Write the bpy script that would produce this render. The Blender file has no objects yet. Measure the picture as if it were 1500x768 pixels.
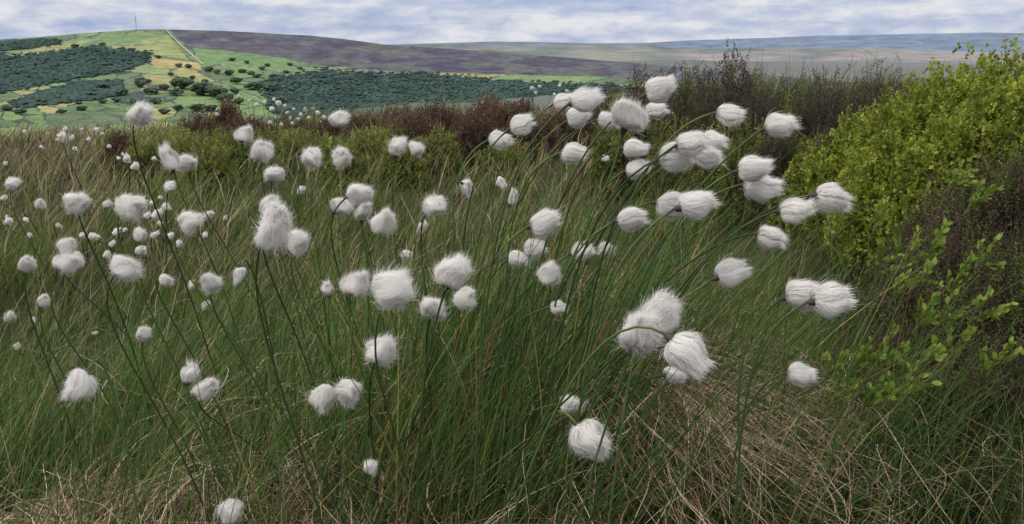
import bpy, math, random
import numpy as np
from mathutils import Vector, Matrix
rng=np.random.default_rng(7); random.seed(7)
sc=bpy.context.scene
sc.view_settings.view_transform='Standard'; sc.view_settings.look='None'; sc.view_settings.exposure=0
COL=sc.collection
# ------------------------------------------------------------ camera
F=1300.0; CAMZ=0.85; PITCH=math.atan((384-62)/F)
cp,sp=math.cos(PITCH),math.sin(PITCH)
cam=bpy.data.cameras.new('camera'); cam.sensor_width=36; cam.lens=F/1500*36; cam.clip_start=0.02; cam.clip_end=60000
co=bpy.data.objects.new('camera',cam); COL.objects.link(co); co.location=(0,0,CAMZ)
co.rotation_euler=(math.pi/2-PITCH,0,0); sc.camera=co
def dirs(x,y):
    u=(np.asarray(x,float)-750)/F; v=(384-np.asarray(y,float))/F
    return np.stack([u+0*v, cp+v*sp+0*u, -sp+v*cp+0*u],-1)
def at_depth(x,y,d): return np.array([0,0,CAMZ])+dirs(x,y)*d
def at_range(x,y,r):
    D=dirs(x,y); return np.array([0,0,CAMZ])+D*(np.asarray(r)/np.hypot(D[...,0],D[...,1]))[...,None]
# ------------------------------------------------------------ helpers
TAB=rng.random((256,256))
def vn(x,y,s=0):
    x=np.asarray(x,float)+s*17.3; y=np.asarray(y,float)+s*9.7
    xi=np.floor(x).astype(int); yi=np.floor(y).astype(int); fx=x-xi; fy=y-yi
    fx=fx*fx*(3-2*fx); fy=fy*fy*(3-2*fy)
    g=lambda a,b:TAB[a%256,b%256]
    return (g(xi,yi)*(1-fx)+g(xi+1,yi)*fx)*(1-fy)+(g(xi,yi+1)*(1-fx)+g(xi+1,yi+1)*fx)*fy
def fbm(x,y,s=0,o=4):
    t=0;a=.5;n=0
    for i in range(o): t=t+a*vn(x*2**i,y*2**i,s+i);n+=a;a*=.5
    return t/n
def ss(t): t=np.clip(t,0,1); return t*t*(3-2*t)
def nrm(v): return v/np.maximum(np.linalg.norm(v,axis=-1,keepdims=True),1e-9)
def mkmesh(name,V,Fc,C,mat,smooth=False):
    me=bpy.data.meshes.new(name); V=np.ascontiguousarray(V,np.float32).reshape(-1,3); Fc=np.ascontiguousarray(Fc,np.int32)
    k=Fc.shape[1]; n=len(Fc)
    me.vertices.add(len(V)); me.vertices.foreach_set('co',V.ravel())
    me.loops.add(n*k); me.loops.foreach_set('vertex_index',Fc.ravel())
    me.polygons.add(n); me.polygons.foreach_set('loop_start',np.arange(0,n*k,k,dtype=np.int32))
    if smooth: me.polygons.foreach_set('use_smooth',np.ones(n,bool))
    me.update(calc_edges=True)
    if C is not None:
        a=me.color_attributes.new('Col','FLOAT_COLOR','POINT'); C=np.asarray(C,np.float32).reshape(-1,3)
        a.data.foreach_set('color',np.concatenate([C,np.ones((len(C),1),np.float32)],1).ravel())
    me.materials.append(mat); return me
def addobj(name,me,parent=None,loc=None,**kw):
    o=bpy.data.objects.new(name,me); COL.objects.link(o)
    if parent is not None: o.parent=parent
    if loc is not None: o.location=loc
    for k,v in kw.items(): o[k]=v
    return o
def mat_attr(name,rough=.6,trans=.3,spec=.25,noise=None,tint=1.0):
    m=bpy.data.materials.new(name); m.use_nodes=True; nt=m.node_tree; N=nt.nodes; L=nt.links; N.clear()
    out=N.new('ShaderNodeOutputMaterial'); a=N.new('ShaderNodeAttribute'); a.attribute_name='Col'
    p=N.new('ShaderNodeBsdfPrincipled'); p.inputs['Roughness'].default_value=rough; p.inputs['Specular IOR Level'].default_value=spec
    c=a.outputs['Color']
    if noise:
        tc=N.new('ShaderNodeTexCoord'); nz=N.new('ShaderNodeTexNoise'); nz.inputs['Scale'].default_value=noise; nz.inputs['Detail'].default_value=8
        nz.inputs['Roughness'].default_value=.65
        L.new(tc.outputs['Object'],nz.inputs['Vector'])
        mr=N.new('ShaderNodeMapRange'); mr.inputs[1].default_value=.3; mr.inputs[2].default_value=.7; mr.inputs[3].default_value=.7; mr.inputs[4].default_value=1.3
        L.new(nz.outputs['Fac'],mr.inputs[0])
        vm=N.new('ShaderNodeVectorMath'); vm.operation='SCALE'; L.new(c,vm.inputs[0]); L.new(mr.outputs[0],vm.inputs['Scale']); c=vm.outputs[0]
    L.new(c,p.inputs['Base Color'])
    if trans>0:
        t=N.new('ShaderNodeBsdfTranslucent'); L.new(c,t.inputs['Color']); mx=N.new('ShaderNodeMixShader'); mx.inputs[0].default_value=trans
        L.new(p.outputs[0],mx.inputs[1]); L.new(t.outputs[0],mx.inputs[2]); L.new(mx.outputs[0],out.inputs[0])
    else: L.new(p.outputs[0],out.inputs[0])
    return m
M_grass=mat_attr('grass_blades',.6,.3,.12); M_straw=mat_attr('dry_straw',.7,.15,.1); M_leaf=mat_attr('shrub_leaves',.55,.4,.15)
M_twig=mat_attr('woody_twigs',.8,0,.1); M_fluff=mat_attr('cotton_fluff',.9,.45,.05); M_stem=mat_attr('green_stem',.5,0,.25)
M_soil=mat_attr('peat_soil',.9,0,.1,noise=14.); M_hill=mat_attr('hill_fields',.95,0,0,noise=.03); M_far=mat_attr('far_moor',.95,0,0,noise=.004)
M_tree=mat_attr('tree_leaves',.8,.15,.05)
# ------------------------------------------------------------ terrain
def gz(X,Y):
    X=np.asarray(X,float);Y=np.asarray(Y,float); r=np.hypot(X,Y)
    n=.10*(fbm(X*1.3,Y*1.3,3)-.5)+.06*(vn(X*5,Y*5,6)-.5)
    z=n+.32*ss((X-.6)/1.9)*ss((Y-.8)/1.6)-.16*ss((-X-.8)/3.5)
    z=z+.12*np.exp(-((X-.02)/.5)**2-((Y-1.55)/.38)**2)
    d=np.maximum(r-9,0); drop=.13*d*d/(d+4)
    z=z-np.minimum(drop,108)+np.where(r>60,6*(fbm(X*.01,Y*.01,9)-.5),0)
    return z
rr=np.concatenate([np.linspace(.02,1,10),np.geomspace(1.05,40,110),np.geomspace(43,45000,60)])
aa=np.linspace(0,2*math.pi,361)[:-1]
R,A=np.meshgrid(rr,aa,indexing='ij'); X=R*np.sin(A);Y=R*np.cos(A);Z=gz(X,Y)
V=np.stack([X,Y,Z],-1).reshape(-1,3)
i=np.arange(len(rr)-1)[:,None]*360; j=np.arange(360)[None]; j2=(j+1)%360
Fc=np.stack([i+j,i+j2,i+360+j2,i+360+j],-1).reshape(-1,4)[:,::-1]
near=np.array([.03,.028,.014]); mdc=np.array([.07,.11,.08]); fa=np.array([.155,.155,.15])  # fa: distant ground paled, haze put into its base colour
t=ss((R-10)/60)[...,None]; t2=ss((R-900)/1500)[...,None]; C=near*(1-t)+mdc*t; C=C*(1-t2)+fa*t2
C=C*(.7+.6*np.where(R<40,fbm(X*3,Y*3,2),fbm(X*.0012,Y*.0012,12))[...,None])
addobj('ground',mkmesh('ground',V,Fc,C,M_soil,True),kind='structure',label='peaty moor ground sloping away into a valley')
# ---- field hill
sx=[-900,-300,0,60,130,200,240,330,450,500,560,640,750,850,920,1000,1100,1300,1700]
sy=[75,66,58,54,48,43.5,43,45.5,52,57,65,70,79,86,92,98,108,125,150]
YB=222.
def hillP(x,y):
    ys=np.interp(x,sx,sy); s=(YB-np.asarray(y,float))/(YB-ys); return at_range(x,y,900+1700*s)
def inpoly(x,y,P):
    m=np.zeros(np.shape(x),bool); n=len(P)
    for a in range(n):
        x1,y1=P[a];x2,y2=P[(a+1)%n]
        if y1==y2: continue
        m^=((y1>y)!=(y2>y))&(x<(x2-x1)*(y-y1)/(y2-y1)+x1)
    return m
gx=np.arange(-900,1700,1.6) ; gs=np.linspace(0,1,170)
GX,GS=np.meshgrid(gx,gs,indexing='xy'); ysk=np.interp(GX,sx,sy)+.9*(fbm(GX*.02,GX*0,11)-.5); GY=YB-(YB-ysk)*GS
P=at_range(GX,GY,900+1700*GS)
Pb=at_range(gx,ysk[-1]+14,3300+0*gx)
P=np.concatenate([P,Pb[None]],0)
seeds=np.stack([rng.uniform(-900,560,420),rng.uniform(45,225,420)],-1)
pal=np.array([(.14,.20,.065),(.18,.25,.075),(.12,.17,.06),(.22,.27,.085),(.31,.29,.105),(.16,.23,.07),(.11,.15,.06)])
sc_=pal[rng.integers(0,7,420)]
wx=GX+10*(fbm(GX*.01,GY*.03,1)-.5)+.6*GY; wy=GY+6*(fbm(GX*.01,GY*.03,5)-.5)-.06*GX
best=np.full(GX.shape,1e9);sec=best.copy();idx=np.zeros(GX.shape,int)
for k,(a,b) in enumerate(seeds):
    d=np.maximum(np.abs(wx-a-.6*b),3.6*np.abs(wy-b+.06*a)); up=d<best
    sec=np.where(up,best,np.minimum(sec,d)); idx=np.where(up,k,idx); best=np.where(up,d,best)
HC=sc_[idx]; edge=((sec-best)<3.2)&(fbm(GX*.1,GY*.3,14)>.36)
HC=np.where(edge[...,None],np.array([.05,.07,.045]),HC)
def paint(poly,col,wob=5,mix=1.):
    global HC
    x=GX+wob*(fbm(GX*.05,GY*.12,8)-.5)*2; y=GY+wob*.6*(fbm(GX*.05,GY*.12,4)-.5)*2
    m=inpoly(x,y,poly)[...,None]; HC=np.where(m,HC*(1-mix)+np.array(col)*mix,HC)
paint([(205,60),(246,50),(262,72),(278,88),(222,80)],(.30,.32,.10),1,.8)
paint([(215,82),(290,93),(296,103),(225,98)],(.44,.33,.13),1,.9)
paint([(130,58),(200,50),(240,46),(245,52),(200,60),(140,72)],(.16,.235,.07),1,.8)
paint([(10,84),(60,68),(128,60),(120,67),(60,78),(30,90)],(.34,.32,.11),2,.8)
paint([(282,70),(380,80),(462,92),(400,99),(295,92)],(.14,.23,.07),1,.8)
paint([(300,98),(450,98),(470,104),(310,108)],(.18,.24,.08),1,.8)
W=[]
W.append([(-900,80),(-20,76),(10,84),(60,80),(130,70),(215,78),(222,92),(160,108),(60,126),(0,136),(-900,150)])
W.append([(0,58),(60,58),(90,62),(40,70),(0,76)])
W.append([(20,150),(110,122),(180,120),(175,142),(100,150),(30,158)])
W.append([(380,118),(470,104),(620,108),(760,120),(900,126),(1000,135),(1700,165),(1700,222),(560,222),(400,165)])
for w in W: paint(w,(.050,.082,.070),5)
MO=[(248,42),(262,40),(1700,60),(1700,160),(1000,124),(880,112),(760,110),(600,106),(470,96),(380,80),(280,70),(262,58)]
paint(MO,(.080,.060,.072),3)
m=inpoly(GX,GY,MO); q=fbm(GX*.03+GY*.02,GY*.16,21); q2=fbm(GX*.15,GY*.4,25)
mw=(m*ss((q-.52)/.12))[...,None]; HC=HC*(1-mw)+np.array([.10,.10,.075])*mw
mw=(m*ss((.46-q)/.1))[...,None]; HC=HC*(1-mw)+np.array([.05,.038,.055])*mw
HC=np.where(m[...,None],HC*(.7+.6*q2[...,None]),HC*(.8+.4*q2[...,None]))
hz=(.12+.12*GS)[...,None]; HC=HC*(1-hz)+np.array([.17,.21,.27])*hz  # aerial haze mixed into the vertex colours, stronger with distance
HC=np.concatenate([HC,HC[-1:]],0)
nx=len(gx); i=np.arange(P.shape[0]-1)[:,None]*nx; j=np.arange(nx-1)[None]
Fc=np.stack([i+j,i+j+1,i+nx+j+1,i+nx+j],-1).reshape(-1,4)
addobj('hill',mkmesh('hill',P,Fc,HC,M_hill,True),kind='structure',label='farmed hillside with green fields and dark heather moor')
def ridge(name,xs,ys,r0,r1,yb,colf,label):
    gx=np.arange(-1200,2700,5.); gs=np.linspace(0,1,50); GX,GS=np.meshgrid(gx,gs,indexing='xy')
    ysk=np.interp(GX,xs,ys)+1.2*(fbm(GX*.015,GX*0,r0*.001)-.5); GY=yb-(yb-ysk)*GS; P=at_range(GX,GY,r0+(r1-r0)*GS)
    P=np.concatenate([P,at_range(gx,ysk[-1]+8,r1*1.25+0*gx)[None]],0); C=colf(GX,GY); C=np.concatenate([C,C[-1:]],0)
    nx=len(gx); i=np.arange(P.shape[0]-1)[:,None]*nx; j=np.arange(nx-1)[None]
    addobj(name,mkmesh(name,P,np.stack([i+j,i+j+1,i+nx+j+1,i+nx+j],-1).reshape(-1,4),C,M_far,True),kind='structure',label=label)
def cB(x,y):
    q=fbm(x*.012,y*.12,31)[...,None]; a=np.array([.17,.19,.19]);b=np.array([.25,.24,.20]);c=np.array([.14,.175,.155])
    t=ss((q-.38)/.26); C=c*(1-t)+b*t; C=C*.6+a*.4
    wr=(ss((x-950)/80)*ss((y-73)/5))[...,None]; q3=ss((fbm(x*.02,y*.2,37)-.35)/.3)[...,None]; C=C*(1-wr)+(np.array([.26,.235,.23])*q3+np.array([.19,.20,.21])*(1-q3))*wr
    top=ss((72-y)/8)[...,None]; return C*(1-top*.6)+np.array([.165,.195,.245])*top*.6  # bluish haze painted over the upper part of the ridge
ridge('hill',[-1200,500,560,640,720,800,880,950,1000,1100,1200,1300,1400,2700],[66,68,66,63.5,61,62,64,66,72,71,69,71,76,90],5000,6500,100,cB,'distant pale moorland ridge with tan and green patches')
def cC(x,y):
    q=fbm(x*.01,y*.1,41)[...,None]; return np.array([.16,.20,.265])*(.85+.3*q)  # blue base colour stands in for atmospheric haze
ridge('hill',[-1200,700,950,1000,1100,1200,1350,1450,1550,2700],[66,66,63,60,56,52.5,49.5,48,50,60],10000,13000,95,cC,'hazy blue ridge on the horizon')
# track
tx=np.linspace(0,1,40); cx=243+54*tx**1.1; cy=43.6+51*tx
wd=.7+.9*tx; Pl=hillP(cx-wd,cy); Pr=hillP(cx+wd,cy); Pl[:,2]+=1.2; Pr[:,2]+=1.2
V=np.stack([Pl,Pr],1).reshape(-1,3); k=np.arange(39)*2
addobj('track',mkmesh('track',V,np.stack([k,k+1,k+3,k+2],-1),np.full((80,3),.38)*np.array([1,.97,.85]),M_hill),kind='structure',label='pale straight farm track running up the hill')
# mast
import bmesh
def box(bm,a,b):
    r=bmesh.ops.create_cube(bm,size=1)
    for v in r['verts']: v.co=Vector([(a[i]+b[i])/2+v.co[i]*(b[i]-a[i]) for i in range(3)])
mp=hillP(200,44.5); ht=46.
bm=bmesh.new()
for s1 in (-1,1):
    for s2 in (-1,1):
        bw,tw=.9,.4
        vs=[]
        for z,w in ((0,bw),(ht*.8,tw)):
            for dx,dy in ((-.15,-.15),(.15,-.15),(.15,.15),(-.15,.15)): vs.append(bm.verts.new((s1*w+dx,s2*w+dy,z)))
        for a in range(4): bm.faces.new((vs[a],vs[(a+1)%4],vs[4+(a+1)%4],vs[4+a]))
for kz in range(12):
    z=ht*.8*kz/12; w=.9-.5*kz/12; box(bm,(-w-.1,-w-.1,z),(w+.1,-w+.1,z+.25)); box(bm,(-w-.1,w-.1,z+.0),(w+.1,w+.1,z+.25)); box(bm,(-w-.1,-w+.11,z+.4),(-w+.1,w-.11,z+.6)); box(bm,(w-.1,-w+.11,z+.4),(w+.1,w-.11,z+.6))
box(bm,(-.25,-.25,ht*.8),(.25,.25,ht)); box(bm,(-1.0,-1.0,ht*.62),(1.0,1.0,ht*.66))
me=bpy.data.meshes.new('radio_mast'); bm.to_mesh(me); bm.free()
Mm=bpy.data.materials.new('mast_steel'); Mm.use_nodes=True; Mm.node_tree.nodes['Principled BSDF'].inputs['Base Color'].default_value=(.3,.33,.38,1); me.materials.append(Mm)
o=addobj('radio_mast',me,loc=Vector(mp),label='tall thin grey lattice radio mast on the hilltop',category='mast')
# ------------------------------------------------------------ trees on hill
def ico(sub):
    bm=bmesh.new(); bmesh.ops.create_icosphere(bm,subdivisions=sub,radius=1); a=np.array([v.co[:] for v in bm.verts]); b=np.array([[v.index for v in f.verts] for f in bm.faces]); bm.free(); return a,b
ICO,ICF=ico(2); IC1,IF1=ico(1)
def blobs(cs,rs,cols,jit=.35,I=None,J=None,cj=.4):
    I=ICO if I is None else I; J=ICF if J is None else J
    n=len(cs); d=I[None]*(1+jit*(rng.random((n,len(I),1))-.5)); V=cs[:,None]+d*rs[:,None]
    f=(J[None]+np.arange(n)[:,None,None]*len(I)).reshape(-1,3)
    C=cols[:,None]*(1-cj/2+cj*rng.random((n,len(I),1))); return V.reshape(-1,3),f,C.reshape(-1,3)
def woodpts(poly,n):
    xs=[p[0] for p in poly]; ys=[p[1] for p in poly]; x=rng.uniform(max(min(xs)-8,-250),min(max(xs),1150),n); y=rng.uniform(min(ys)-3,max(ys)+3,n)
    x2=x+5*(fbm(x*.05,y*.12,8)-.5)*2+rng.normal(0,4.5,n); y2=y+3*(fbm(x*.05,y*.12,4)-.5)*2+rng.normal(0,1.6,n)
    k=inpoly(x2,y2,poly); return x[k],y[k]
cs=[];rs=[];cl=[]
for w,n in zip(W,(14000,1500,3600,24000)):
    x,y=woodpts(w,n)
    k=y>np.interp(x,sx,sy)+4; x=x[k];y=y[k]
    p=hillP(x,y); r=rng.uniform(1.8,4.,len(x)); p[:,2]+=6*fbm(x*.06,y*.2,78)-1; cs.append(p); rs.append(np.stack([r*1.6,r*1.6,r*.55],-1)); g=.4+1.2*fbm(x*.035,y*.12,77)[:,None]+rng.uniform(-.06,.06,(len(x),1))
    cl.append(np.array([.046,.078,.054])*g+np.array([.020,.030,.038]))
V,f,C=blobs(np.concatenate(cs),np.concatenate(rs),np.concatenate(cl),.6,IC1,IF1,.15)
addobj('woodland',mkmesh('woodland',V,f,C,M_tree,True),kind='stuff',label='dark green woods covering the valley side',category='woodland')
tmes=[]
for k in range(5):
    n=60; d=nrm(rng.normal(size=(n,3))); c=d*np.array([4.4,4.4,2.4])*rng.uniform(.4,1,(n,1))+np.array([0,0,3.6]); r=rng.uniform(.5,1.4,(n,1))*np.ones((1,3))
    V,f,C=blobs(c,r,np.array([.085,.12,.075])*rng.uniform(.7,1.3,(n,1)),.8)  # crown green lightened to carry distance haze
    crown=mkmesh('crown',V,f,C,M_tree,True)
    vs=[];fs=[]
    def limb(a,b,ra,rb):
        a=np.array(a,float);b=np.array(b,float);o_=len(vs)
        for p,q in ((a,ra),(b,rb)):
            for t in range(6): vs.append(p+np.array([math.cos(t*1.047)*q,math.sin(t*1.047)*q,0]))
        for t in range(6): fs.append((o_+t,o_+(t+1)%6,o_+6+(t+1)%6,o_+6+t))
    limb((0,0,-.5),(0,0,1.8),.35,.3)
    for t in range(4): limb((0,0,1.6),(2*math.cos(t*1.6+k),2*math.sin(t*1.6+k),3.4),.25,.1)
    trunk=mkmesh('trunk',np.array(vs),np.array(fs),np.full((len(vs),3),.06),M_twig)
    tmes.append((crown,trunk))
tl=[(265,125,15),(240,130,8),(222,135,9),(205,125,9),(296,134,17),(318,136,14),(290,160,10),(150,128,8),(178,137,9),(276,98,5),(262,97,5),(306,103,7),(336,108,7),(318,106,5),(355,105,5),(368,108,5),(384,101,5),(346,120,9),(372,128,10),(330,145,11),(395,130,11),(240,165,7),(120,160,6),(90,165,6),(60,150,6),(150,150,5),(196,150,6),(205,118,5),(215,120,5),(300,120,5),(400,112,5),(420,106,4),(440,101,4),(180,72,4),(192,74,4),(110,68,4),(150,66,4),(232,84,4),(262,160,8),(310,160,8),(350,150,8),(30,165,7),(10,160,7),(258,137,9),(228,150,7),(170,148,6),(132,140,7),(345,135,8),(282,115,5),(250,110,5),(410,150,10),(376,112,5),(392,96,4),(362,92,4),(340,88,4),(425,95,4)]
for (x,y,s) in tl:
    p=hillP(x,y+s*.35); dist=math.hypot(p[0],p[1]); H=s/F*dist
    e=bpy.data.objects.new('tree',None); COL.objects.link(e); e.location=p; e.scale=(H/6.*random.uniform(1.1,1.7),)*2+(H/6.,); e.rotation_euler=(0,0,random.random()*6)
    e['label']='round dark green broadleaf tree standing among hillside fields'; e['category']='tree'; e['group']='trees dotted among the hillside fields'
    a,b=random.choice(tmes); addobj('crown',a,e); addobj('trunk',b,e)
# ------------------------------------------------------------ blades
def blades(name,base,L,w,dirh,up,bend,cb,ct,mat,K=4,curl=0.,label='',wob=.06):
    n=len(base); s=np.linspace(0,1,K+1)
    dh=np.stack([np.cos(dirh),np.sin(dirh),0*dirh],-1)
    side=np.stack([-np.sin(dirh),np.cos(dirh),0*dirh],-1)
    S=s[None,:,None]
    P=base[:,None]+dh[:,None]*(L*bend)[:,None,None]*S**1.8+np.array([0,0,1.])*(L*up)[:,None,None]*(S-curl*S**3)
    amp=(L*wob)[:,None,None]; ph=rng.uniform(0,6.28,(n,1,1)); P=P+side[:,None]*amp*(np.sin(S*3+ph)-np.sin(ph))
    wa=rng.uniform(-.9,.9,n); wv=np.stack([np.cos(wa),np.sin(wa),0*wa],-1)
    ww=(w[:,None]*(1-.88*s[None]**2))[...,None]*.5
    V=np.stack([P-wv[:,None]*ww,P+wv[:,None]*ww],2).reshape(-1,3)
    kk=np.arange(K)*2; q=np.stack([kk,kk+1,kk+3,kk+2],-1); Fc=(q[None]+(np.arange(n)*(K+1)*2)[:,None,None]).reshape(-1,4)
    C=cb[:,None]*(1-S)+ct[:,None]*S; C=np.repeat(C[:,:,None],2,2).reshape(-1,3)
    return addobj(name,mkmesh(name,V,Fc,C,mat),kind='stuff',label=label,category='grass')
def colpick(n,pals,probs,j=.45):
    c=np.array(pals)[rng.choice(len(pals),n,p=probs)]; return c*rng.uniform(1-j,1+j,(n,1))
def sector(n,r0,r1,a=38):
    r=np.sqrt(rng.uniform(r0*r0,r1*r1,n)); az=np.radians(rng.uniform(-a,a,n)); return r*np.sin(az),r*np.cos(az)
G=[(.075,.14,.028),(.12,.19,.04),(.18,.23,.06),(.24,.22,.10),(.48,.38,.24),(.25,.16,.10)]
for (r0,r1,n,l0,l1,w0) in ((1.15,2.2,15000,.08,.28,.0019),(2.2,4.5,30000,.10,.30,.0032),(4.5,9,32000,.13,.28,.0065),(9,19,22000,.16,.34,.014)):
    x,y=sector(n,r0,r1); q=fbm(x*1.6,y*1.6,50)+.15*(rng.random(n)-.5); tuf=vn(x*4,y*4,51)*.6+vn(x*11,y*11,52)*.4
    keep=rng.random(n)<1.6*(tuf-.2); x=x[keep];y=y[keep];q=q[keep];tuf=tuf[keep]; n=len(x)
    base=np.stack([x,y,gz(x,y)-.01],-1); L=rng.uniform(l0,l1,n)*(.35+1.1*tuf)
    green=colpick(n,G,[.24,.3,.25,.13,.07,.01]); brown=colpick(n,G,[.06,.09,.15,.27,.34,.09])
    sl_=x/np.maximum(y,.1)
    lw=ss((-sl_-.38)/.12)*ss((y-2.6)/2)
    ctr=np.exp(-((sl_-.04)/.12)**2)*ss((y-1.9)/1.)
    pb=np.clip(.06+ss((q-.53)/.12)*.55+lw*.7+ctr*.65+ss((y-4.5)/3)*.2,0,.95)*(1-.7*ss((sl_-.2)/.1)); ct=np.where((rng.random(n)<pb)[:,None],brown,green)
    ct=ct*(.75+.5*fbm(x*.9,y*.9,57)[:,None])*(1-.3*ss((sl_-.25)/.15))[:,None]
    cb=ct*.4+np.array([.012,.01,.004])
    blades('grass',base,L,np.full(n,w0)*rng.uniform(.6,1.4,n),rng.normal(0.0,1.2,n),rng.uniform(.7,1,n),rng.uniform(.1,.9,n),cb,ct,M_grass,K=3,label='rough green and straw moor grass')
def tuss(cx,cy,sx_,sy_,n,l0,l1,pals,pr,label,ymin=1.2,dspread=.75,w0=.0013,w1=.0026):
    x=rng.normal(cx,sx_,n); y=rng.normal(cy,sy_,n); q=vn(x*12,y*12,60); k=(rng.random(n)<2.2*(q-.25))&(y>ymin); x=x[k];y=y[k];n=len(x)
    base=np.stack([x,y,gz(x,y)-.01],-1); L=rng.uniform(l0,l1,n)
    ct=colpick(n,pals,pr)
    blades('sedge_grass',base,L,rng.uniform(w0,w1,n),rng.normal(0.05,dspread,n),rng.uniform(.8,1,n),rng.uniform(.05,.75,n),ct*.35+.006,ct,M_grass,K=5,label=label)
SG=[(.06,.125,.025),(.095,.18,.04),(.16,.225,.055),(.36,.31,.11),(.33,.17,.08)]
tuss(.03,1.42,.34,.2,9000,.2,.46,SG,[.38,.35,.17,.07,.03],'dense tussock of thin dark green sedge leaves',1.05)
tuss(-.72,1.65,.38,.30,10000,.14,.38,[(.075,.145,.033),(.115,.20,.05),(.19,.25,.07),(.48,.38,.25)],[.34,.37,.20,.09],'tussock of fine bright and dark green grass leaves',1.1,.9)
tuss(.8,1.6,.32,.32,9000,.12,.32,[(.045,.095,.022),(.07,.135,.03),(.11,.165,.045),(.40,.31,.21)],[.40,.38,.14,.08],'fine green and straw grass beside the heather',1.1,1.2)
# straw
def straw(cx,cy,sx_,sy_,n,lmin,lmax,zoff=0.,pal=None,sd_=1):
    x=rng.normal(cx,sx_,n); y=rng.normal(cy,sy_,n); q=vn(x*7,y*7,80+sd_); k=(rng.random(n)<2.8*(q-.3))&(y>1.05); x=x[k];y=y[k];n=len(x)
    base=np.stack([x,y,gz(x,y)+rng.uniform(0,.08,n)+zoff],-1)
    ct=colpick(n,pal or [(.62,.46,.32),(.44,.30,.20),(.76,.60,.43),(.18,.11,.07)],[.32,.3,.16,.22],.35); L=rng.uniform(lmin,lmax,n)
    dh=fbm(x*3,y*3,90+sd_)*14+rng.normal(0,.5,n)
    blades('dead_grass',base,L,rng.uniform(.0009,.0022,n),dh,rng.uniform(.1,.5,n),rng.uniform(.5,1.05,n),ct*.5,ct,M_straw,K=7,curl=1.15,label='pale dry dead grass draped over the tussock',wob=.2)
straw(-.14,1.36,.20,.10,3400,.14,.4,.06); straw(-.66,1.32,.22,.11,4800,.14,.4,.03,None,2); straw(.30,1.50,.16,.12,4200,.14,.38,.10,None,3)
straw(.08,2.3,.28,.35,2800,.15,.42,.08,[(.46,.36,.25),(.36,.25,.17),(.52,.43,.32),(.2,.12,.08)],5); straw(-.3,1.75,.7,.5,2400,.12,.35,.05,None,6); straw(-.1,1.5,.3,.12,1300,.15,.4,.12,None,7); straw(.6,1.3,.3,.2,700,.12,.3,.03,None,8)
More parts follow.
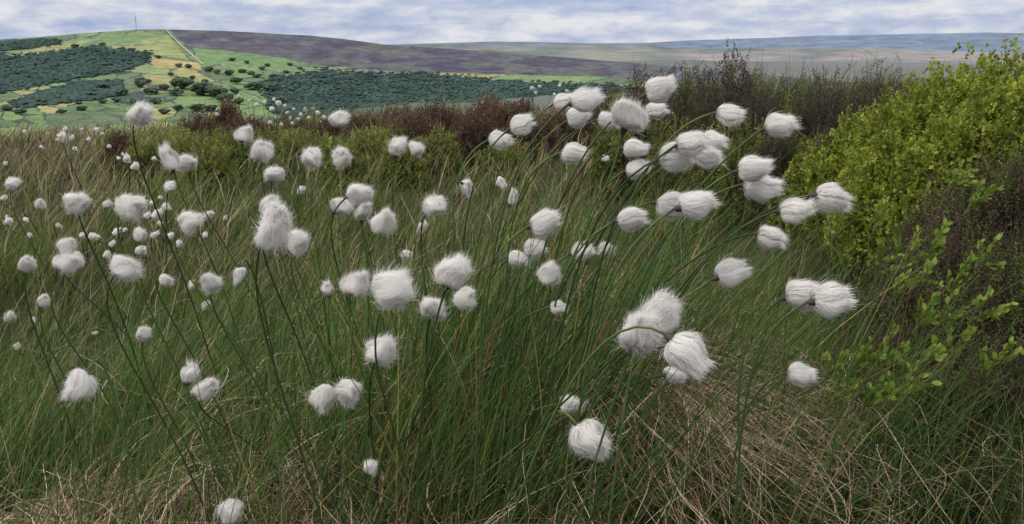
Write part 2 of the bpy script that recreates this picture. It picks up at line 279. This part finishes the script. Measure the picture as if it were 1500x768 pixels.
# ------------------------------------------------------------ shrubs
def shrub(name,xp,ytop,depth,wpx,kind,label,cat,H=None,dens=1.):
    c=at_depth(xp,ytop,depth); g=float(gz(c[0],c[1])); H=(c[2]-g) if H is None else H
    if H<.1: H=.1
    R=wpx/F*depth/2; loc=np.array([c[0],c[1],g-.02])
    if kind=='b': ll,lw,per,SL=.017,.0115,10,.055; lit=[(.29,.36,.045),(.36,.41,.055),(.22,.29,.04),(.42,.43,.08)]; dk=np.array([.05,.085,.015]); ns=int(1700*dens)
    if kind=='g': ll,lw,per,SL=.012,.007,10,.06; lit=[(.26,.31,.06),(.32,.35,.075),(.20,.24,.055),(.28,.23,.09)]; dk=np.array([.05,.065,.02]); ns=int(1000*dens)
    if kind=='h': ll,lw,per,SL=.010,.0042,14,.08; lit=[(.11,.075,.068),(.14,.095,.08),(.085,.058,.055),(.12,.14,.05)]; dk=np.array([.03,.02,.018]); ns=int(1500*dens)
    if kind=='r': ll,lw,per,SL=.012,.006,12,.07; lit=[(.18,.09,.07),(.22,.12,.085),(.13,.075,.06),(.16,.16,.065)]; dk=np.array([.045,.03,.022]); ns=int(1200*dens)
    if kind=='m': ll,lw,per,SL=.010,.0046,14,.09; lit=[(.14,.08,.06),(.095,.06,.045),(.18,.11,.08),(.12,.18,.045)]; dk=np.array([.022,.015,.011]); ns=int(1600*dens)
    if depth>4.5: ll*=1.5; lw*=1.6
    ct=np.sqrt(rng.uniform(0,1,ns)); ph=rng.uniform(0,6.283,ns); st=np.sqrt(1-ct*ct*.98); rho=rng.uniform(.45,1,ns)**.5
    jl={'b':.022,'g':.05}.get(kind,.08)
    px=st*np.cos(ph);py=st*np.sin(ph)
    if kind=='b': lump=.78+.34*fbm(px*2.2+xp,py*2.2+depth,70,3)+.10*(vn(px*7+xp,py*7,71)-.5)*2
    else: lump=.5+.85*fbm(px*2.6+xp,py*2.6+depth,70,3)
    lump=lump+jl*rng.normal(size=ns)
    rad=np.stack([R*px,R*py,H*ct*.95],-1); tip=loc+rad*(rho*np.clip(lump,.3,1.15))[:,None]
    tip[:,2]=np.maximum(tip[:,2],gz(tip[:,0],tip[:,1])+.02)
    d=nrm(nrm(rad)*(.8 if kind=='b' else .5)+np.array([.12,0,.6])+.4*rng.normal(size=(ns,3)))
    sl=SL*rng.uniform(.6,1.3,ns)
    t=(np.arange(per)/per)[None,:]+rng.uniform(0,.06,(ns,per)); pos=tip[:,None]-d[:,None]*(sl[:,None]*t)[...,None]
    ld=nrm(d[:,None]*.75+.85*nrm(rng.normal(size=(ns,per,3)))); sd=nrm(np.cross(ld,rng.normal(size=(ns,per,3))))
    sz=rng.uniform(.6,1.2,(ns,per,1))*(.6+.4*np.clip(t*3,0,1))[...,None]; a=pos; b=pos+ld*ll*sz
    m_=pos+ld*ll*sz*.5; s_=sd*lw*sz*.5
    V=np.stack([a,m_+s_,b,m_-s_],2).reshape(-1,3); Fc=np.arange(ns*per*4).reshape(-1,4)
    cl_=vn(px*5+xp,py*5,75)
    lc=np.array(lit)[rng.integers(0,len(lit),ns)]*rng.uniform(.75,1.2,(ns,1))*(.6+.7*cl_[:,None])
    if kind in 'mh': gm=(vn(px*4+xp,py*4,76)>.68)&(rng.random(ns)<.6); lc=np.where(gm[:,None],np.array([.17,.25,.05])*rng.uniform(.6,1.1,(ns,1)),lc)
    dep=np.clip((rho*np.clip(lump,.3,1.15)-.5)/.4,0,1)[:,None,None]*(1-.5*t[...,None]); C=lc[:,None]*dep+dk*(1-dep)  # inner shade of the bush painted in: leaves darken with depth
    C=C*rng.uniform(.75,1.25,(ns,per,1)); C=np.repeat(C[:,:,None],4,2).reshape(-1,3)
    e=bpy.data.objects.new(name,None); COL.objects.link(e); e.location=loc; e['label']=label; e['category']=cat
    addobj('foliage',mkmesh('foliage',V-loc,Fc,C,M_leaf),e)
    nt=ns//(5 if kind in 'mh' else 4); K=5; s=np.linspace(0,1,K+1)[None,:,None]; b0=loc+rad[:nt]*.15*np.array([1,1,0]); tp=tip[:nt]+d[:nt]*(-.005 if kind in 'bg' else .06)*(rng.uniform(0,1,(nt,1))**2)*1.6; mid=(b0+tp)/2+np.array([0,0,.1*H])+.08*R*rng.normal(size=(nt,3))
    P=b0[:,None]*(1-s)**2+2*mid[:,None]*s*(1-s)+tp[:,None]*s**2
    wd_=(.0018 if depth<3 else .003)
    Ps=[P];Ws=[wd_*(1.4-s)*np.ones((nt,1,1))]
    if kind in 'mhr':
        for rep in range(3):
            f0=P[:,3+rep%2]; dd=nrm(tp-mid+.35*H*rng.normal(size=(nt,3))); ln=rng.uniform(.02,.07,(nt,1)); e1=f0+dd*ln
            Ps.append(f0[:,None]*(1-s)+e1[:,None]*s+.006*rng.normal(size=(nt,1,3))*s*(1-s)*4); Ws.append(wd_*.6*(1.2-s)*np.ones((nt,1,1)))
    P=np.concatenate(Ps); w=np.concatenate(Ws); nt=len(P)
    wv=nrm(np.array([1.,.3,.3])+.5*rng.normal(size=(nt,1,3)))
    V=np.stack([P-wv*w/2,P+wv*w/2],2).reshape(-1,3); kk=np.arange(K)*2; q=np.stack([kk,kk+1,kk+3,kk+2],-1); Fc=(q[None]+(np.arange(nt)*(K+1)*2)[:,None,None]).reshape(-1,4)
    tc={'b':(.13,.15,.05),'g':(.10,.09,.05)}.get(kind,(.085,.062,.055)); C=np.ones((len(V),3))*np.array(tc)
    addobj('twigs',mkmesh('twigs',V-loc,Fc,C,M_twig),e)
    return e
LB='bushy yellow-green bilberry shrub with small bright leaves'
LH='twiggy dark brown heather bush with bare tips'
LR='low rusty red-brown heather clump among moor grass'
LM='reddish-brown woody heather shrub beside grass'
for a in [(1480,42,2.9,340),(1400,74,3.0,280),(1540,60,2.6,300),(1335,108,3.2,240),(1265,150,3.4,210),(1420,130,2.7,260),(1335,165,2.9,220),(1580,50,2.8,280),(1470,100,2.6,240),(1205,188,3.6,150),(1290,195,3.1,150)]: shrub('bilberry_bush',*a,'b',LB,'shrub',dens=1.6)
for a in [(905,125,5.8,110),(1095,140,3.9,100),(985,158,4.4,100),(1040,172,4.2,110),(900,165,5.0,100),(1140,160,3.8,110),(1190,195,3.6,110),(1165,120,4.0,60)]: shrub('bilberry_bush',*a,'g','small green bilberry shrub growing between brown heather','shrub',dens=.9)
for a in [(960,90,5.4,150),(1020,86,5,130),(1085,60,4.6,140),(1160,56,4.4,140),(1225,86,4.2,140),(1285,64,4.1,120),(1340,92,3.9,100),(900,116,6.2,110),(1110,98,4.2,160),(1200,104,4.0,150),(1000,120,4.7,140),(1150,150,3.7,110),(1230,160,3.5,110),(1050,106,4.5,120),(940,126,5.2,110),(1280,108,3.8,130)]: shrub('heather_bush',*a,'h',LH,'shrub',dens=1.0)
for a in [(300,156,8,100),(360,162,7.5,100),(430,165,7.5,120),(520,157,8,130),(590,150,8,120),(650,140,7.6,120),(705,130,7.4,110),(755,132,7.2,100),(830,146,7,110),(610,160,6.6,120),(700,154,6.2,120),(780,163,6.2,110),(330,136,9,50),(175,190,6.5,80),(860,136,6.6,90),(480,164,7.2,110)]: shrub('heather_bush',*a,'r',LR,'shrub',dens=.8)
for a in [(215,190,6.2,110),(285,176,6.4,140),(350,184,6.2,130),(445,183,6,130),(530,178,6,130),(575,174,6.6,120),(640,180,5.8,100),(300,200,5.2,100),(740,188,5.6,90),(590,194,5.2,100),(400,178,6.1,110),(500,194,5.3,90)]: shrub('bilberry_bush',*a,'g','low yellow-green bilberry clump on the moor','shrub',dens=.8)
for a in [(1450,215,2.3,220),(1510,165,2.2,160),(1380,262,2.4,170),(1410,290,2.1,200),(1490,320,1.8,220),(1340,350,2.0,150),(1265,400,2.1,140),(1410,390,1.85,210),(1480,460,1.6,210),(1300,455,1.85,160),(1400,510,1.6,190)]: shrub('heather_bush',*a,'m',LM,'shrub',dens=1.4)
def sprig(xp,ytop,depth,hpx,label='upright bilberry sprig with bright green oval leaves'):
    tp=at_depth(xp,ytop,depth); h=hpx/F*depth; g=float(gz(tp[0],tp[1])); bp=np.array([tp[0]-.03,tp[1]+.01,max(g,tp[2]-h*1.3)])
    e=bpy.data.objects.new('bilberry_sprig',None); COL.objects.link(e); e.location=bp; e['label']=label; e['category']='shrub'; e['group']='bilberry sprigs among the heather'
    Vv=[];Cc=[];SV=[];SF=[]
    for br in range(rng.integers(3,6)):
        a=bp+(tp-bp)*rng.uniform(.0,.35); b=tp+np.array([rng.normal(0,.025),rng.normal(0,.02),rng.uniform(-.05,.0)]) if br else tp
        K=16; L=np.linalg.norm(b-a)
        for k in range(K):
            t=.2+.8*(k+.8)/K; p=a+(b-a)*t; d=nrm(b-a); o_=nrm(rng.normal(size=3)); ld=nrm(d*1.1+o_*.7); sd=nrm(np.cross(ld,rng.normal(size=3))); ll=.0155*rng.uniform(.6,1.2)
            n_=np.cross(ld,sd)
            Vv+= [p,p+ld*ll*.35+sd*ll*.27,p+ld*ll*.75+sd*ll*.23+n_*.001,p+ld*ll,p+ld*ll*.75-sd*ll*.23,p+ld*ll*.35-sd*ll*.27]
            c=np.array([(.26,.36,.055),(.17,.27,.045),(.32,.40,.08)][rng.integers(3)])*rng.uniform(.6,1.1)*(.5+.6*t); Cc+=[c]*6
        o_=len(SV)
        for p,w in ((a,.0013),(b,.0007)):
            for t in range(5): SV.append(p+np.array([math.cos(t*1.257)*w,math.sin(t*1.257)*w,0]))
        for t in range(5): SF.append((o_+t,o_+(t+1)%5,o_+5+(t+1)%5,o_+5+t))
    V=np.array(Vv)-bp; addobj('foliage',mkmesh('foliage',V,np.arange(len(V)).reshape(-1,6),np.array(Cc),M_leaf),e)
    addobj('stem',mkmesh('stem',np.array(SV)-bp,np.array(SF),np.full((len(SV),3),.10)*np.array([1,1.1,.5]),M_twig),e)
for a in [(1425,375,1.5,60),(1400,425,1.5,60),(1370,435,1.5,50),(1345,340,1.6,55),(1385,330,1.6,45),(1310,480,1.5,60),(1275,500,1.45,50),(1340,545,1.4,50),(1290,560,1.4,50),(1255,560,1.45,45),(1420,480,1.5,50),(1330,510,1.5,50),(1440,270,1.8,40),(1460,350,1.6,40),(1480,500,1.5,50),(1370,500,1.45,45),(1300,300,2.0,40),(1330,400,1.8,45),(1360,385,1.65,40),(1290,360,2.0,35),(1450,430,1.55,40),(1240,520,1.5,35),(1410,240,2.0,35)]: sprig(*a)
# ------------------------------------------------------------ cotton heads
def headmesh(kind,n,seed,wmm=.26):
    r=np.random.default_rng(seed)
    if kind=='s': a,c=.40,.45; span=(.6,1.7); mess=.06; spread=.18; tmin=.62; bend=.22
    elif kind=='r': a,c=.44,.43; span=(.5,1.6); mess=.12; spread=.20; tmin=.4; bend=.10
    else: a,c=.36,.45; span=(.8,2.1); mess=.11; spread=.30; tmin=.6; bend=.25
    K=5; s=np.linspace(0,1,K+1)[None,:]
    th0=np.arccos(r.uniform(-1,.85,n)); th0=np.where(r.random(n)<.2,r.uniform(2.2,3.1,n),th0)
    th1=th0-r.uniform(*span,n); ph=r.uniform(0,6.283,n); rho=r.uniform(.74,1.03,n)
    k_=r.random(n)<.22; rho=np.where(k_,r.uniform(.1,.8,n),rho)
    nt=20; tph=r.uniform(0,6.283,nt); dd=(ph[:,None]-tph[None]+math.pi)%(2*math.pi)-math.pi; ai=np.abs(dd).argmin(1); near_=dd[np.arange(n),ai]
    tl_=r.uniform(.88,1.14,nt)[ai]
    th=th0[:,None]+(th1-th0)[:,None]*s; thc=np.maximum(th,tmin*(rho[:,None]**.3)); over=np.maximum(thc-th,0)
    phs=ph[:,None]-near_[:,None]*.7*s+r.normal(0,.12,(n,1))*s+ (.8 if kind!='s' else .25)*(r.random((n,1))-.5)*s
    rr_=rho[:,None]*(.92+.10*s**2)*(1+(tl_[:,None]-1)*s)+ (r.random((n,1))<.18)*spread*s**2*1.3*r.random((n,1))*1.6
    lob=1+.09*np.sin(2*ph+seed)[:,None]+.07*np.sin(3*ph+seed*2)[:,None]
    x=a*lob*np.sin(thc)*np.cos(phs)*rr_; y=a*lob*np.sin(thc)*np.sin(phs)*rr_; z=c*np.cos(thc)*rr_
    ov=over*.5*(.40 if kind=='r' else .9)
    z=z+np.where(k_[:,None],c*.3*s,0)+ov*c*.75; x=x-ov*x*.25; y=y-ov*y*.25
    P=np.stack([x,y,z],-1)
    ph3=r.uniform(0,6,6); k=5.
    nx_=np.stack([np.sin(k*P[...,1]+ph3[0])+np.sin(2.1*k*P[...,2]+ph3[1]),np.sin(k*P[...,2]+ph3[2])+np.sin(2.1*k*P[...,0]+ph3[3]),np.sin(k*P[...,0]+ph3[4])+np.sin(2*k*P[...,1]+ph3[5])],-1)
    P=P+nx_*mess*.5
    if kind=='r': P=P+ (s**2)[...,None]*r.normal(0,.06,(n,1,3))
    P=P+ (s**2)[...,None]*r.normal(0,.028,(n,1,3))
    fly=(r.random((n,1))<.08)*r.uniform(.3,1,(n,1)); P[...,2]+=fly*.18*s**2
    bd=r.uniform(-bend,bend,2); P[...,0]+=bd[0]*(P[...,2]+.4)**2; P[...,1]+=bd[1]*(P[...,2]+.4)**2
    P[...,2]+=.47
    T=nrm(np.gradient(P,axis=1)); rad=nrm(P-np.array([0,0,.45])); sd=nrm(nrm(np.cross(T,rad))+.3*r.normal(size=(n,1,3)))
    w=(wmm/45.)*(1.2-.98*s)[...,None]*r.uniform(.7,1.4,(n,1,1))
    V=np.stack([P-sd*w,P+sd*w],2).reshape(-1,3); kk=np.arange(K)*2; q=np.stack([kk,kk+2,kk+3,kk+1],-1); Fc=(q[None]+(np.arange(n)*(K+1)*2)[:,None,None]).reshape(-1,4)
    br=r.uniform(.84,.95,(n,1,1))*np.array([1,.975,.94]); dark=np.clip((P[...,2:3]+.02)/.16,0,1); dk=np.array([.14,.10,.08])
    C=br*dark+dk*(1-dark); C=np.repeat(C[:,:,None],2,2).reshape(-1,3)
    cV=ICO*np.array([a,a,c])*.68; cV[:,0]+=bd[0]*(cV[:,2]+.4)**2; cV[:,1]+=bd[1]*(cV[:,2]+.4)**2; cV[:,2]+=.47
    mids={};cv=list(cV)
    def md(i,j):
        k_=(min(i,j),max(i,j))
        if k_ not in mids: mids[k_]=len(cv); cv.append((cV[i]+cV[j])/2)
        return mids[k_]
    cf=[]
    for f_ in ICF:
        i_,j_,k_=f_; ce=len(cv); cv.append((cV[i_]+cV[j_]+cV[k_])/3); ij,jk,ki=md(i_,j_),md(j_,k_),md(k_,i_)
        cf+=[(i_,ij,ce,ki),(j_,jk,ce,ij),(k_,ki,ce,jk)]
    cv=np.array(cv); o_=len(V); V=np.concatenate([V,cv]); Fc=np.concatenate([Fc,np.array(cf)+o_])
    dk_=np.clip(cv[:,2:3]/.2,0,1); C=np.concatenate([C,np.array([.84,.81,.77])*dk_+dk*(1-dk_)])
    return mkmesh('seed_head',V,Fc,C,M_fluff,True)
HM={k:[headmesh(k,4200,100+i*7+ord(k)) for i in range(8)] for k in 'srd'}
LM_={k:[headmesh(k,300,300+i*7+ord(k),1.1) for i in range(3)] for k in 'srd'}
def tube(P,r,c0,c1,sides=5,capn=0):
    n=len(P); T=nrm(np.gradient(P,axis=0)); A_=nrm(np.cross(T,np.array([.3,1,.1]))); B_=np.cross(T,A_)
    t=np.arange(sides)*2*math.pi/sides
    V=P[:,None]+(A_[:,None]*np.cos(t)[None,:,None]+B_[:,None]*np.sin(t)[None,:,None])*r[:,None,None]
    i=np.arange(n-1)[:,None]*sides; j=np.arange(sides)[None]; j2=(j+1)%sides
    s=np.linspace(0,1,n)[:,None,None]; C=np.array(c0)*(1-s)+np.array(c1)*s+np.zeros((n,sides,3))
    if capn: C[-capn:]=(.05,.038,.03)
    return V.reshape(-1,3),np.stack([i+j,i+j2,i+sides+j2,i+sides+j],-1).reshape(-1,4),C.reshape(-1,3)
H=[(204,169,44,'r'),(250,236,38,'d'),(273,238,36,'r'),(192,304,50,'r'),(111,298,42,'r'),(277,325,42,'r'),(184,393,52,'r'),(118,563,56,'r2'),(300,571,46,'s'),(279,548,36,'d'),(338,745,42,'r2'),(42,388,34,'s'),(98,364,32,'r'),(95,386,38,'r'),(114,380,26,'r'),(64,441,26,'s'),(210,490,26,'r'),(242,411,26,'d'),(310,415,36,'r'),(352,400,26,'d'),(303,449,22,'s'),
(384,222,38,'r'),(356,198,30,'r'),(400,255,34,'r'),(456,230,38,'r'),(500,231,36,'r'),(497,174,34,'r'),(441,279,18,'s'),(400,338,74,'r'),(436,354,46,'r'),(396,303,44,'s'),(525,284,42,'r'),(500,302,36,'r'),(530,312,36,'d'),(563,326,44,'r'),(582,215,34,'r'),(609,218,28,'r'),(635,301,42,'r'),(619,329,22,'d'),(683,273,28,'d'),(733,266,22,'d'),(751,292,26,'d'),
(665,398,68,'r'),(575,419,76,'r'),(518,417,46,'r'),(637,452,46,'r'),(682,438,40,'r'),(596,376,22,'r'),(558,517,54,'r'),(473,582,46,'r2'),(511,575,48,'r'),(543,684,28,'r'),(480,424,26,'d'),(797,329,54,'s'),(806,403,42,'r'),(758,378,40,'s'),(782,366,40,'s'),(852,369,42,'s'),(886,366,32,'s'),(817,450,30,'s'),(838,225,48,'s'),(731,206,40,'s'),(764,184,44,'s'),
(856,146,56,'s'),(826,150,40,'s'),(846,174,44,'s'),(920,171,62,'r'),(889,176,38,'s'),(965,134,54,'s'),(960,162,38,'s'),(928,218,44,'s'),(933,249,44,'s'),(886,232,14,'s'),(990,231,62,'s'),(1012,210,56,'s'),(1036,228,48,'s'),(1045,206,46,'s'),(1067,169,50,'s'),(1141,182,54,'s'),(1102,250,58,'s'),(1115,275,64,'s'),(1163,310,58,'s'),(1216,288,62,'s'),(1128,347,50,'s'),(983,300,60,'s'),(1018,300,70,'s'),(925,321,54,'s'),(1070,401,58,'s'),(1175,431,66,'s'),(1215,440,70,'s'),(936,490,78,'r'),(970,457,68,'r'),(1006,513,84,'s2'),(985,550,40,'d'),(1172,549,50,'s'),(835,592,42,'s'),(862,643,68,'r3'),(415,612,20,'r')]
S=[(248,273,20),(157,300,18),(228,316,20),(205,344,24),(207,368,22),(138,347,16),(157,374,14),(164,358,12),(169,340,14),(60,300,18),(12,325,14),(37,322,10),(20,268,26),(5,290,12),(187,233,16),(198,244,14),(305,315,18),(280,420,14),(43,345,10),(235,327,12),(130,205,8),(92,200,16),(105,203,10),(97,189,10),(141,190,8),(36,193,6),(173,232,8),(244,304,14),(318,168,7),(345,160,5),(408,151,10),(375,154,8),(395,180,8),(412,183,7),(428,181,6),(437,175,6),(335,155,5),(465,165,8),(447,161,7),(398,160,8),(382,168,6),(420,165,6),(320,160,6),(356,176,6),(370,172,6),(15,465,20),(25,508,14),(138,488,9),(780,130,8),(790,127,6),(785,136,6),(820,126,7),(830,133,6),(812,138,6),(475,172,8),(226,233,8),(85,330,10),(250,345,12),(262,358,14),(225,345,14),(183,337,8),(8,240,8),(60,215,7),(120,190,6),(365,148,5),(388,150,6),(430,160,5),(452,172,6),(50,470,9),(300,345,10),(215,316,12),(222,298,9),(120,345,9),(90,355,10),(10,320,9),(110,218,8),(235,290,9),(330,320,9),(350,140,5),(372,143,5),(401,146,6),(417,155,6),(330,147,5),(342,170,6),(388,176,6),(440,168,6),(458,160,5),(470,180,7),(404,172,6),(425,172,5),(150,196,6),(84,205,7),(70,196,6),(160,215,7),(180,226,6)]
LAB={'s':'white cotton grass with silky head swept sideways by wind','r':'white cotton grass with round fluffy ragged head on stem','d':'white cotton grass with ragged drooping tuft on thin stem'}
cnt=0
for it in H+[s+('rsd'[i%3] if i%5 else 'r',) for i,s in enumerate(S)]:
    x,y,sz,kd=it; k0=kd[0]; small=sz<17
    real=.044 if sz<60 else .050
    d=real*F/sz
    if sz>=30: d=min(d,1.75)
    for _ in range(60):
        p=at_depth(x,y,d)
        if p[2]-gz(p[0],p[1])>(.15 if d<2.5 else .2) or d<1.0: break
        d*=.96
    if sz>=26 and y>380: d=min(d,1.22)
    p=at_depth(x,y,d)
    size=sz/F*d*(.84 if k0!='r' else .86)
    if small: size*=1.1
    if k0=='s': ax=np.array([.95,rng.uniform(-.45,.1),rng.uniform(-.15,.35)])
    elif k0=='r': ax=np.array([rng.uniform(.1,.7),rng.uniform(-.7,.0),rng.uniform(.1,.9)])
    else: ax=np.array([rng.uniform(-.1,.5),rng.uniform(-.3,.3),rng.uniform(-.4,.9)])
    if x<450 and k0=='s': ax=np.array([.5,-.4,.6])
    if kd=='s2': ax=np.array([.70,-.3,-.45])
    if kd=='r3': ax=np.array([.45,-.65,-.35])
    if kd=='r2': ax=np.array([-.1,-.7,-.5])
    ax=ax/np.linalg.norm(ax); b=p-ax*size*.5
    fard=d>2.0
    yb=p[1]+rng.uniform(.04,.34)
    if fard: xb=p[0]-rng.uniform(.02,.1)
    else: xb=(np.interp(x,[0,200,400,600,800,1000,1220],[60,290,470,590,680,760,880])-750)/F*yb+rng.normal(0,.035)
    if (x,y)in((1172,549),): xb=p[0]-.08
    if x>=1170 and y>400 and y<460: xb=.28+rng.normal(0,.02)
    bs=np.array([xb,yb,float(gz(xb,yb))-.01]); h=b[2]-bs[2]; Ls=np.linalg.norm(b-bs)
    p1=bs+np.array([(b[0]-xb)*.25,0,h*.55]); p2=b-ax*Ls*(.16 if k0!='d' else .12)-np.array([0,0,.05*h])+ (np.array([0,0,0.03]) if ax[2]<-.3 else 0)
    K=8 if small else 20; t=np.linspace(0,1,K)[:,None]; Pp=bs*(1-t)**3+3*p1*t*(1-t)**2+3*p2*t*t*(1-t)+b*t**3
    if not small:
        Pp=np.concatenate([Pp[:-1],(b-ax*size*.05)[None],(b+ax*size*.02)[None],(b+ax*size*.13)[None]])
    r=np.linspace(.0016,.0011,len(Pp))*(1.0 if d<2 else min(1.8,d/2))
    if not small: r[-3:]=[.0016,size*.085,size*.11]
    cg=np.array([.085,.145,.038])*rng.uniform(.5,1.3)
    V,f,C=tube(Pp-bs,r,cg*.6+.01,cg if rng.random()<.75 else cg*.45,6 if not small else 4,3 if not small else 0)
    lab=LAB[k0]
    hm=random.choice((LM_ if small else HM)[k0])
    Rm=Vector(ax).to_track_quat('Z','X').to_matrix().to_4x4()@Matrix.Rotation(random.random()*6.28,4,'Z')
    e=bpy.data.objects.new('cotton_grass',None); COL.objects.link(e); e.location=bs; e['label']=lab; e['category']='cotton grass'; e['group']='cotton grass growing on the moor'
    addobj('stem',mkmesh('stem',V,f,C,M_stem,True),e)
    ho=addobj('seed_head',hm,e); ho.matrix_local=Matrix.Translation(Vector(b-bs))@Rm@Matrix.Scale(size,4)
    cnt+=1
# headless stalks fanning from the tussock
n=800; xb=rng.normal(.0,.17,n); yb=rng.uniform(1.15,1.6,n); base=np.stack([xb,yb,gz(xb,yb)],-1)
ct=colpick(n,[(.06,.125,.032),(.10,.175,.045),(.33,.28,.09),(.28,.14,.06)],[.50,.34,.10,.06])
fan=np.clip(xb/.25,-1,1); lean=.32+.30*fan+rng.normal(0,.2,n)
blades('sedge_grass',base,rng.uniform(.36,.60,n),rng.uniform(.002,.0032,n),np.where(lean<0,math.pi,0)+rng.normal(.0,.35,n),rng.uniform(.85,1,n),np.abs(lean)+.02,ct*.5,ct,M_grass,K=7,label='long wind-bent green sedge stalks')
# ------------------------------------------------------------ light
EL,AZ=math.radians(50),math.radians(-115)
sd=Vector((math.sin(AZ)*math.cos(EL),math.cos(AZ)*math.cos(EL),math.sin(EL)))
sun=bpy.data.lights.new('sun','SUN'); sun.energy=1.5; sun.angle=math.radians(10); sun.color=(1,.94,.86)
so=bpy.data.objects.new('sun',sun); COL.objects.link(so); so.rotation_euler=sd.to_track_quat('Z','Y').to_euler()
w=bpy.data.worlds.new('World'); sc.world=w; w.use_nodes=True; nt=w.node_tree; N=nt.nodes; L=nt.links; N.clear()
out=N.new('ShaderNodeOutputWorld'); bg=N.new('ShaderNodeBackground'); bg.inputs['Strength'].default_value=.1; L.new(bg.outputs[0],out.inputs[0])
sky=N.new('ShaderNodeTexSky'); sky.sky_type='NISHITA'; sky.sun_disc=False; sky.sun_elevation=EL; sky.sun_rotation=AZ
tc=N.new('ShaderNodeTexCoord')
def noise(scale,vec,det=6,ro=.55):
    mp_=N.new('ShaderNodeMapping'); mp_.inputs['Scale'].default_value=scale; mp_.inputs['Location'].default_value=vec; L.new(tc.outputs['Generated'],mp_.inputs[0])
    n_=N.new('ShaderNodeTexNoise'); n_.inputs['Scale'].default_value=1; n_.inputs['Detail'].default_value=det; n_.inputs['Roughness'].default_value=ro; n_.inputs['Distortion'].default_value=.15; L.new(mp_.outputs[0],n_.inputs['Vector']); return n_
n1=noise((4,4,34),(2.3,.7,.4),3); n2=noise((22,22,70),(4,2,1),7,.6)
ad=N.new('ShaderNodeMath'); ad.operation='MULTIPLY_ADD'; L.new(n2.outputs['Fac'],ad.inputs[0]); ad.inputs[1].default_value=.45
m2=N.new('ShaderNodeMath'); m2.operation='MULTIPLY'; m2.inputs[1].default_value=.55; L.new(n1.outputs['Fac'],m2.inputs[0]); L.new(m2.outputs[0],ad.inputs[2])
cr=N.new('ShaderNodeValToRGB'); L.new(ad.outputs[0],cr.inputs[0]); e=cr.color_ramp.elements
e[0].position=.38; e[0].color=(.40,.51,.78,1); e[1].position=.60; e[1].color=(.92,.93,.98,1); k=cr.color_ramp.elements.new(.48); k.color=(.58,.65,.85,1)
sepz=N.new('ShaderNodeSeparateXYZ'); L.new(tc.outputs['Generated'],sepz.inputs[0])
def mrange(a,b,c,d):
    mz=N.new('ShaderNodeMapRange'); mz.inputs[1].default_value=a; mz.inputs[2].default_value=b; mz.inputs[3].default_value=c; mz.inputs[4].default_value=d; L.new(sepz.outputs['Z'],mz.inputs[0]); return mz
mz=mrange(.04,.6,8.8,20.); mw=mrange(.06,.3,0,.8)
wm=N.new('ShaderNodeMix'); wm.data_type='RGBA'; L.new(mw.outputs[0],wm.inputs[0]); L.new(cr.outputs[0],wm.inputs[6]); wm.inputs[7].default_value=(.72,.71,.70,1)
vs_=N.new('ShaderNodeVectorMath'); vs_.operation='SCALE'; L.new(mz.outputs[0],vs_.inputs['Scale']); L.new(wm.outputs[2],vs_.inputs[0])
mx=N.new('ShaderNodeMix'); mx.data_type='RGBA'; mx.inputs[0].default_value=.9; L.new(sky.outputs[0],mx.inputs[6]); L.new(vs_.outputs[0],mx.inputs[7]); L.new(mx.outputs[2],bg.inputs['Color'])
print('heads',cnt)
